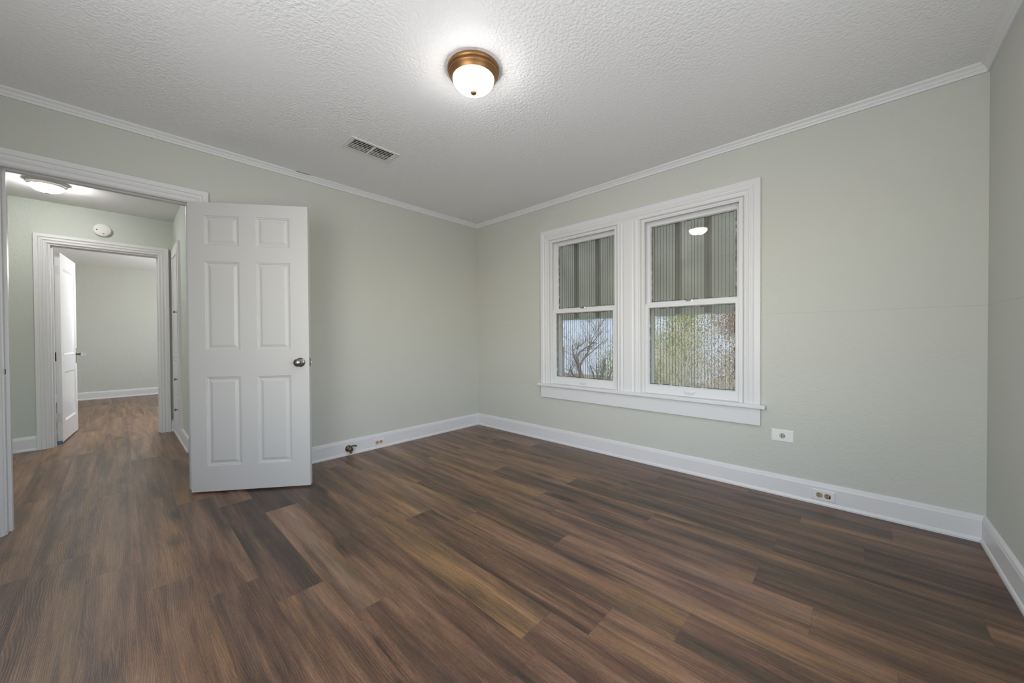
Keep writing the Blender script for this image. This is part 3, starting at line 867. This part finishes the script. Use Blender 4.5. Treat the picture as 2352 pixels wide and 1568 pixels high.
for i, sl in enumerate(slots):
    bm = bmesh.new()
    xa = sl[0]
    # tilted louver blade above its slot; the far rows are nearly closed
    tilt = -0.009 if i < 6 else -0.014
    v = [bm.verts.new(p) for p in ((xa - 0.002, sl[2], H - 0.003), (xa - 0.002 + tilt, sl[2], H + 0.008), (xa - 0.002 + tilt, sl[3], H + 0.008), (xa - 0.002, sl[3], H - 0.003),
                                   (xa - 0.003, sl[2], H - 0.003), (xa - 0.003 + tilt, sl[2], H + 0.008), (xa - 0.003 + tilt, sl[3], H + 0.008), (xa - 0.003, sl[3], H - 0.003))]
    for f in ((0, 1, 2, 3), (7, 6, 5, 4), (0, 4, 5, 1), (1, 5, 6, 2), (2, 6, 7, 3), (3, 7, 4, 0)): bm.faces.new([v[q] for q in f])
    mk('louver', bm, M['vent'], vt)
for y in (-1.900, -1.572):
    bm = bmesh.new(); lathe(bm, [(0.004, 0), (0.0035, 0.0012), (0.001, 0.0016)], axis_mat((0.789, y, H - 0.0045), (0, 0, -1)), 12)
    mk('screw', bm, M['chrome'], vt)

# ---------------------------------------------------------------- smoke detector
sd = empty('smoke_detector', (HALLX, -3.108, 2.205))
tag(sd, 'round white smoke detector above the inner doorway', 'smoke detector')
A_ = axis_mat((HALLX, -3.108, 2.205), (1, 0, 0))
bm = bmesh.new(); lathe(bm, [(0.068, 0), (0.068, 0.012), (0.066, 0.016)], A_, 56); mk('base', bm, M['plate'], sd, smooth=True)
bm = bmesh.new(); lathe(bm, [(0.064, 0.016), (0.0655, 0.020), (0.063, 0.030), (0.056, 0.036), (0.030, 0.039), (0.002, 0.0395)], A_, 56); mk('cover', bm, M['plate'], sd, smooth=True)
bm = bmesh.new(); box(bm, HALLX + 0.036, HALLX + 0.0388, -3.150, -3.141, 2.196, 2.208); mk('sensor_slot', bm, M['black'], sd)
bm = bmesh.new(); lathe(bm, [(0.008, 0), (0.008, 0.0022), (0.006, 0.003)], axis_mat((HALLX + 0.037, -3.100, 2.168), (1, 0, 0)), 16); mk('test_button', bm, M['grey_plastic'], sd)

# ---------------------------------------------------------------- outlets
def disc_face(bm, c, nrm, up, rx, ry, h, flat=0.8, seg=28):
    """round receptacle face with flattened sides"""
    n_ = Vector(nrm); u_ = Vector(up); s_ = u_.cross(n_)
    lo, hi = [], []
    for k in range(seg):
        q = 2 * PI * k / seg
        a = max(-flat, min(flat, math.sin(q)))
        p = Vector(c) + s_ * math.cos(q) * rx + u_ * a * ry
        lo.append(bm.verts.new(p)); hi.append(bm.verts.new(p + n_ * h))
    bm.faces.new(hi); bm.faces.new(lo[::-1])
    for k in range(seg): bm.faces.new((lo[k], lo[(k + 1) % seg], hi[(k + 1) % seg], hi[k]))

def rot_box(bm, c, s_, u_, n_, w, h, d):
    c = Vector(c)
    v = [bm.verts.new(c + s_ * a * w / 2 + u_ * b_ * h / 2 + n_ * e) for e in (0, d) for a, b_ in ((-1, -1), (1, -1), (1, 1), (-1, 1))]
    for f in ((3, 2, 1, 0), (4, 5, 6, 7), (0, 1, 5, 4), (1, 2, 6, 5), (2, 3, 7, 6), (3, 0, 4, 7)): bm.faces.new([v[i] for i in f])

def outlet(base, nrm, wd, ht, mplate, mrec, kind, label):
    n_ = Vector(nrm); u_ = Vector((0, 0, 1)); s_ = u_.cross(n_)
    base = Vector(base)
    t = empty('wall_outlet', base)
    tag(t, label, 'outlet', 'electrical outlets around the room')
    bm = bmesh.new()
    o = [(-1, -1), (1, -1), (1, 1), (-1, 1)]
    L0 = [bm.verts.new(base + s_ * a * wd / 2 + u_ * b_ * ht / 2) for a, b_ in o]
    L1 = [bm.verts.new(base + s_ * a * wd / 2 + u_ * b_ * ht / 2 + n_ * 0.002) for a, b_ in o]
    L2 = [bm.verts.new(base + s_ * a * (wd / 2 - 0.005) + u_ * b_ * (ht / 2 - 0.005) + n_ * 0.0055) for a, b_ in o]
    for A, B in ((L0, L1), (L1, L2)):
        for k in range(4): bm.faces.new((A[k], A[(k + 1) % 4], B[(k + 1) % 4], B[k]))
    bm.faces.new(L2); bm.faces.new(L0[::-1])
    mk('plate', bm, mplate, t)
    fr = base + n_ * 0.0055
    cs = [0.0] if kind == 'single' else [-0.0195, 0.0195]
    for i, c in enumerate(cs):
        cc = fr + s_ * c
        bm = bmesh.new(); disc_face(bm, cc, n_, u_, 0.0165, 0.0178, 0.0015, 0.98 if kind == 'single' else 0.86)
        rc = mk('receptacle', bm, mrec, t)
        bm = bmesh.new()
        q = cc + n_ * 0.0016
        rot_box(bm, q + u_ * 0.0065 - s_ * 0.003, s_, u_, n_, 0.009 if kind != 'single' else 0.0045, 0.003 if kind != 'single' else 0.008, 0.0003)
        rot_box(bm, q - u_ * 0.0065 - s_ * 0.003, s_, u_, n_, 0.009 if kind != 'single' else 0.0045, 0.003 if kind != 'single' else 0.008, 0.0003)
        if kind == 'single':
            rot_box(bm, q + s_ * 0.009, s_, u_, n_, 0.006, 0.006, 0.0003)
        if kind == 'broken' and i == 1:
            rot_box(bm, q + s_ * 0.0100 - u_ * 0.003, s_, u_, n_, 0.0060, 0.017, 0.0004)
            rot_box(bm, q + s_ * 0.004 - u_ * 0.0115, s_, u_, n_, 0.010, 0.004, 0.0004)
        mk('slots', bm, M['black'], rc, weld=False)
    for c in ([-0.034, 0.034] if kind == 'single' else [0.0]):
        bm = bmesh.new(); lathe(bm, [(0.003, 0), (0.0027, 0.001), (0.001, 0.0013)], axis_mat(fr + s_ * c, n_), 12)
        mk('screw', bm, mplate, t)
outlet((3.026, 0.0, 0.396), (0, -1, 0), 0.120, 0.080, M['plate'], M['grey_plastic'], 'single', 'white single-socket plate on the sage wall right of the windows')
outlet((3.236, -0.016, 0.062), (0, -1, 0), 0.113, 0.066, M['plate_grey'], M['almond'], 'broken', 'double outlet with a blackened socket set in the baseboard under the windows')
outlet((0.016, -1.301, 0.058), (1, 0, 0), 0.110, 0.068, M['plate_grey'], M['tan'], 'double', 'double outlet with tan sockets in the left baseboard beside the gas valve')

# ---------------------------------------------------------------- gas valve on the baseboard
gv = empty('gas_valve', (0.016, -1.592, 0.060))
tag(gv, 'small brass gas valve with a dark lever on the left baseboard', 'valve')
bm = bmesh.new(); lathe(bm, [(0.030, 0), (0.030, 0.002), (0.026, 0.008), (0.018, 0.016), (0.014, 0.018)], axis_mat((0.016, -1.592, 0.060), (1, 0, 0)), 32)
mk('flange', bm, M['brass'], gv, smooth=True)
bm = bmesh.new()
lathe(bm, [(0.012, 0.016), (0.012, 0.030), (0.019, 0.032), (0.021, 0.040), (0.021, 0.052), (0.016, 0.058), (0.010, 0.060)], axis_mat((0.016, -1.592, 0.060), (1, 0, 0)), 20)
lathe(bm, [(0.009, 0), (0.009, 0.022), (0.011, 0.023), (0.011, 0.032), (0.007, 0.034)], axis_mat((0.062, -1.592, 0.060), (0.35, -0.1, -0.6)), 16)
mk('valve_body', bm, M['brass'], gv, smooth=True)
bm = bmesh.new()
tube(bm, [(0.060, -1.590, 0.078), (0.064, -1.580, 0.089), (0.067, -1.566, 0.092), (0.070, -1.552, 0.087), (0.071, -1.545, 0.083)], [0.006, 0.0065, 0.0065, 0.007, 0.0085], 12)
mk('lever', bm, M['brown_metal'], gv, smooth=True)

# ---------------------------------------------------------------- built-in cabinet at the end of the hall
cb = empty('linen_cabinet', (-2.03, ENDY, 0.137))
tag(cb, 'tall narrow white built-in cabinet with small knobs at the hall end', 'cabinet')
cx0, cx1, cz0, cz1 = -2.365, -1.725, 0.137, 2.080
bm = bmesh.new()
fw = 0.06
slab_with_holes(bm, cx0, cx1, cz0, cz1, ENDY - 0.022, ENDY, [(cx0 + fw, cx1 - fw, 0.86, cz1 - fw), (cx0 + fw, cx1 - fw, 0.47, 0.83), (cx0 + fw, cx1 - fw, cz0 + 0.03, 0.44)], lambda u, d, z: (u, d, z))
mk('frame', bm, M['trim'], cb)
def cab_front(name, z0, z1, kx, kz, inset):
    bm = bmesh.new()
    a, b_ = cx0 + fw + 0.003, cx1 - fw - 0.003
    slab_with_holes(bm, a, b_, z0 + 0.003, z1 - 0.003, ENDY - 0.026, ENDY - 0.001, [(a + inset, b_ - inset, z0 + inset, z1 - inset)] if inset else [], lambda u, d, z: (u, d, z))
    if inset: box(bm, a + inset - 0.001, b_ - inset + 0.001, ENDY - 0.016, ENDY - 0.001, z0 + inset - 0.001, z1 - inset + 0.001)
    o = mk(name, bm, M['trim'], cb, weld=False)
    bm = bmesh.new(); lathe(bm, [(0.007, 0), (0.005, 0.006), (0.005, 0.012), (0.012, 0.018), (0.0135, 0.023), (0.010, 0.028), (0.003, 0.030)], axis_mat((kx, ENDY - 0.026, kz), (0, -1, 0)), 20)
    mk('knob', bm, M['nickel'], o, smooth=True)
cab_front('cabinet_door', 0.86, cz1 - fw, -1.812, 1.345, 0.055)
cab_front('drawer', 0.47, 0.83, -1.845, 0.640, 0.0)
cab_front('drawer', cz0 + 0.03, 0.44, -1.860, 0.318, 0.0)

# ---------------------------------------------------------------- outside: awning, house, ground, plants
def translucent_panel():
    m = bpy.data.materials.new('weathered_awning_panel'); m.use_nodes = True
    nt = m.node_tree; nt.nodes.clear()
    out = nt.nodes.new('ShaderNodeOutputMaterial')
    df = nt.nodes.new('ShaderNodeBsdfDiffuse'); tl = nt.nodes.new('ShaderNodeBsdfTranslucent')
    tc = nt.nodes.new('ShaderNodeTexCoord'); n = nt.nodes.new('ShaderNodeTexNoise'); n.inputs['Scale'].default_value = 3; n.inputs['Detail'].default_value = 4
    nt.links.new(tc.outputs['Object'], n.inputs['Vector'])
    r = nt.nodes.new('ShaderNodeValToRGB')
    r.color_ramp.elements[0].position = 0.3; r.color_ramp.elements[0].color = (0.74, 0.69, 0.60, 1)
    r.color_ramp.elements[1].position = 0.7; r.color_ramp.elements[1].color = (0.92, 0.87, 0.77, 1)
    nt.links.new(n.outputs['Fac'], r.inputs[0])
    for s in (df, tl): nt.links.new(r.outputs[0], s.inputs['Color'])
    mx = nt.nodes.new('ShaderNodeMixShader'); mx.inputs[0].default_value = 0.6
    nt.links.new(df.outputs[0], mx.inputs[1]); nt.links.new(tl.outputs[0], mx.inputs[2]); nt.links.new(mx.outputs[0], out.inputs[0])
    return m
M['awning'] = translucent_panel()
M['batten'] = plain('awning_batten', (0.45, 0.42, 0.38), 0.7)
aw = empty('awning', (1.6, 0.7, 1.265))
tag(aw, 'weathered grey awning with dark vertical battens outside both windows', 'awning')
bm = bmesh.new()
AY = 0.70
x = -0.5
cor = []
while x <= 3.6:
    cor.append((x, AY + 0.004 * math.sin(x * 2 * PI / 0.064)))
    x += 0.008
lo = [bm.verts.new((a, b_, 1.262)) for a, b_ in cor]; hi = [bm.verts.new((a, b_, 2.50)) for a, b_ in cor]
lo2 = [bm.verts.new((a, b_ + 0.002, 1.262)) for a, b_ in cor]; hi2 = [bm.verts.new((a, b_ + 0.002, 2.50)) for a, b_ in cor]
for k in range(len(cor) - 1):
    bm.faces.new((lo[k], lo[k + 1], hi[k + 1], hi[k])); bm.faces.new((hi2[k], hi2[k + 1], lo2[k + 1], lo2[k]))
    bm.faces.new((lo[k], lo2[k], lo2[k + 1], lo[k + 1])); bm.faces.new((hi[k], hi[k + 1], hi2[k + 1], hi2[k]))
mk('panel', bm, M['awning'], aw, weld=False)
for xb in (0.44, 0.976, 1.258, 1.54, 1.83, 2.127, 2.390, 2.66):
    bm = bmesh.new(); bevel_box(bm, xb - 0.024, xb + 0.024, AY - 0.036, AY - 0.006, 1.275, 2.499, 0.004)
    mk('batten', bm, M['batten'], aw)
bm = bmesh.new(); box(bm, -7.3, 4.9, -5.9, 0.80, 2.50, 2.56)  # overhang added to keep sun out of the fill openings
struct(mk('roof', bm, plain('sun_block_roof', (0.45, 0.45, 0.44), 0.8)), 'unseen roof slab above the ceilings, its overhang added to block the sun', 'roof')

M['soil'] = plain('leaf_litter_ground', (0.20, 0.17, 0.11), 0.95, var=0.5, vscale=6)
M['siding'] = plain('pale_blue_siding', (0.50, 0.55, 0.64), 0.7, var=0.06, vscale=3)
M['roof'] = plain('grey_roof', (0.20, 0.19, 0.19), 0.9)
M['bark'] = plain('brown_bark', (0.16, 0.12, 0.095), 0.9, bump=0.4, bscale=25, bdist=0.01)
M['pale_bark'] = plain('pale_twig_bark', (0.62, 0.56, 0.47), 0.8)
def leaf_mat(name, c1):
    m = bpy.data.materials.new(name); m.use_nodes = True
    nt = m.node_tree; nt.nodes.clear()
    out = nt.nodes.new('ShaderNodeOutputMaterial')
    df = nt.nodes.new('ShaderNodeBsdfDiffuse'); tl = nt.nodes.new('ShaderNodeBsdfTranslucent')
    tc = nt.nodes.new('ShaderNodeTexCoord'); n = nt.nodes.new('ShaderNodeTexNoise'); n.inputs['Scale'].default_value = 7
    nt.links.new(tc.outputs['Object'], n.inputs['Vector'])
    r = nt.nodes.new('ShaderNodeValToRGB')
    r.color_ramp.elements[0].position = 0.35; r.color_ramp.elements[0].color = (*[c * 0.5 for c in c1], 1)
    r.color_ramp.elements[1].position = 0.65; r.color_ramp.elements[1].color = (*[min(1, c * 1.25) for c in c1], 1)
    nt.links.new(n.outputs['Fac'], r.inputs[0])
    for s in (df, tl): nt.links.new(r.outputs[0], s.inputs['Color'])
    mx = nt.nodes.new('ShaderNodeMixShader'); mx.inputs[0].default_value = 0.5
    nt.links.new(df.outputs[0], mx.inputs[1]); nt.links.new(tl.outputs[0], mx.inputs[2]); nt.links.new(mx.outputs[0], out.inputs[0])
    return m
M['leaf_green'] = leaf_mat('yellow_green_leaf', (0.44, 0.48, 0.13))
M['leaf_brown'] = leaf_mat('rusty_leaf', (0.36, 0.22, 0.12))
M['leaf_pale'] = leaf_mat('pale_leaf', (0.52, 0.50, 0.34))

GZ = -0.70
bm = bmesh.new(); box(bm, -22, 14, 0.30, 26, GZ - 0.05, GZ)
struct(mk('ground', bm, M['soil']), 'leaf-strewn ground outside the windows', 'ground')

nh = empty('neighbor_house', (-6.0, 12.0, GZ))
tag(nh, 'pale blue-grey house behind the trees outside the left window', 'house')
bm = bmesh.new()
# clapboards
z = GZ; hx0, hx1, hy = -15.5, -0.9, 12.0
while z < 3.0:
    v = [bm.verts.new(p) for p in ((hx0, hy - 0.006, z), (hx1, hy - 0.006, z), (hx1, hy, z + 0.18), (hx0, hy, z + 0.18))]
    bm.faces.new(v)
    v = [bm.verts.new(p) for p in ((hx0, hy - 0.006, z), (hx1, hy - 0.006, z), (hx1, hy, z), (hx0, hy, z))]
    bm.faces.new(v)
    z += 0.18
box(bm, hx0, hx1, hy, hy + 6, GZ, 3.05)
mk('wall', bm, M['siding'], nh, weld=False)
bm = bmesh.new()
v = [bm.verts.new(p) for p in ((hx0 - 0.4, hy - 0.5, 2.9), (hx1 + 0.4, hy - 0.5, 2.9), (hx1 + 0.4, hy + 3, 4.9), (hx0 - 0.4, hy + 3, 4.9), (hx1 + 0.4, hy + 6.5, 2.9), (hx0 - 0.4, hy + 6.5, 2.9))]
for f in ((0, 1, 2, 3), (3, 2, 4, 5), (0, 3, 5), (1, 4, 2), (0, 5, 4, 1)): bm.faces.new([v[i] for i in f])
mk('roof', bm, M['roof'], nh)
for xw in (-13.4, -10.2):
    bm = bmesh.new()
    ring = bmesh.new(); ring_frame(ring, xw - 0.55, xw + 0.55, 0.35, 1.95, hy - 0.06, hy - 0.021, 0.09, 0.09, 0.09, 0.09); join(bm, ring)
    f_ = mk('window', bm, M['trim'], nh)
    bm = bmesh.new(); box(bm, xw - 0.47, xw + 0.47, hy - 0.034, hy - 0.030, 0.43, 1.87)
    mk('pane', bm, plain('dark_pane', (0.05, 0.06, 0.07), 0.15), f_)

def grow(bm, rng, p, d, ln, r, depth, tips, spread, upw, segs=4):
    pts = [p]; rad = [r]
    q = Vector(p); dd = Vector(d)
    for i in range(segs):
        dd = (dd + Vector((rng.gauss(0, 0.14), rng.gauss(0, 0.14), rng.gauss(0, 0.10) + upw * 0.05))).normalized()
        q = q + dd * ln / segs
        pts.append(q.copy()); rad.append(r * (1 - 0.55 * (i + 1) / segs))
    tube(bm, pts, rad, 7 if r > 0.02 else (4 if r > 0.006 else 3), cap=False)
    if depth == 0:
        tips.extend(pts[1:]); return
    nb = rng.randint(3, 4)
    for k in range(nb):
        i = rng.randint(1, segs)
        base = pts[i]
        a = rng.uniform(0, 2 * PI)
        side = Vector((math.cos(a), math.sin(a), rng.uniform(-0.2, 0.6)))
        nd = (dd * (1 - spread) + side * spread).normalized()
        grow(bm, rng, base, nd, ln * rng.uniform(0.5, 0.8), max(0.0022, rad[i] * rng.uniform(0.45, 0.7)), depth - 1, tips, spread, upw, segs)

def leaves(tips, rng, n, size, jitter):
    vs, fs = [], []
    for k in range(n):
        c = Vector(rng.choice(tips)) + Vector((rng.gauss(0, jitter), rng.gauss(0, jitter), rng.gauss(0, jitter)))
        if c.z < GZ + 0.03: continue
        e = Euler((rng.uniform(0, PI), rng.uniform(0, PI), rng.uniform(0, 2 * PI))).to_matrix()
        s = size * rng.uniform(0.6, 1.3)
        i0 = len(vs)
        for a, b_, c_ in ((-1, 0, 0), (0, -0.42, 0.12), (1, 0, 0), (0, 0.42, 0.12)):
            vs.append(c + e @ Vector((a * s, b_ * s, c_ * s)))
        fs.append((i0, i0 + 1, i0 + 2, i0 + 3))
    return vs, fs

def plant(name, loc, seed, h, r, depth, spread, mb, label, cat, ml=None, nl=0, ls=0.04, lj=0.1, stems=1, lean=(0, 0)):
    rng = random.Random(seed)
    t = empty(name, loc)
    tag(t, label, cat, {'tree': 'trees outside the windows', 'shrub': 'leafy shrubs outside the right window', 'sapling': 'saplings outside the right window'}[cat])
    tips = []
    bm = bmesh.new()
    for s in range(stems):
        p = Vector(loc) + Vector((rng.gauss(0, 0.10), rng.gauss(0, 0.10), 0)) * (0 if stems == 1 else 1)
        d = Vector((lean[0] + rng.gauss(0, 0.06 if stems == 1 else 0.32), lean[1] + rng.gauss(0, 0.06 if stems == 1 else 0.25), 1)).normalized()
        grow(bm, rng, p, d, h, r, depth, tips, spread, 0.6)
    mk('branches', bm, mb, t, smooth=True, weld=False)
    if ml is not None and nl:
        mk('foliage', leaves(tips, rng, nl, ls, lj), ml, t, weld=False)['kind'] = 'stuff'

# behind the left window: bare dark trees
plant('bare_tree', (-1.80, 5.4, GZ), 14, 1.30, 0.085, 5, 0.50, M['bark'], 'dark bare tree, the thickest trunk behind the left window', 'tree')
plant('bare_tree', (-1.15, 4.7, GZ), 9, 1.30, 0.055, 5, 0.42, M['bark'], 'slim bare tree at the right side of the left window', 'tree', M['leaf_brown'], 260, 0.016, 0.05)
plant('bare_tree', (-3.55, 6.8, GZ), 21, 1.45, 0.050, 5, 0.52, M['bark'], 'far bare tree at the left side of the left window', 'tree')
# behind the right window: leafy shrub, pale twigs, rusty saplings
plant('leafy_shrub', (0.45, 4.3, GZ), 33, 0.95, 0.016, 3, 0.45, M['pale_bark'], 'yellow-green leafy shrub at the left of the right window', 'shrub', M['leaf_green'], 9000, 0.021, 0.14, stems=7)
plant('leafy_shrub', (0.35, 6.3, GZ), 35, 0.85, 0.015, 3, 0.5, M['pale_bark'], 'pale leafy shrub in the middle of the right window, behind the green one', 'shrub', M['leaf_pale'], 9000, 0.022, 0.15, stems=7)
plant('twiggy_sapling', (1.12, 3.5, GZ), 41, 0.95, 0.015, 4, 0.40, M['pale_bark'], 'pale leafless sapling in the middle of the right window', 'sapling', stems=5)
plant('twiggy_sapling', (1.62, 4.7, GZ), 47, 1.05, 0.015, 4, 0.40, M['pale_bark'], 'rusty leaved sapling at the right of the right window', 'sapling', M['leaf_brown'], 4200, 0.018, 0.10, stems=5)
plant('bare_tree', (-0.75, 8.4, GZ), 52, 1.35, 0.06, 4, 0.5, M['bark'], 'distant tree with greenish leaves behind the shrubs', 'tree', M['leaf_green'], 7000, 0.030, 0.20)
plant('bare_tree', (0.75, 9.3, GZ), 57, 1.45, 0.06, 4, 0.5, M['bark'], 'distant tree with brownish leaves behind the rusty sapling', 'tree', M['leaf_brown'], 8000, 0.032, 0.22)
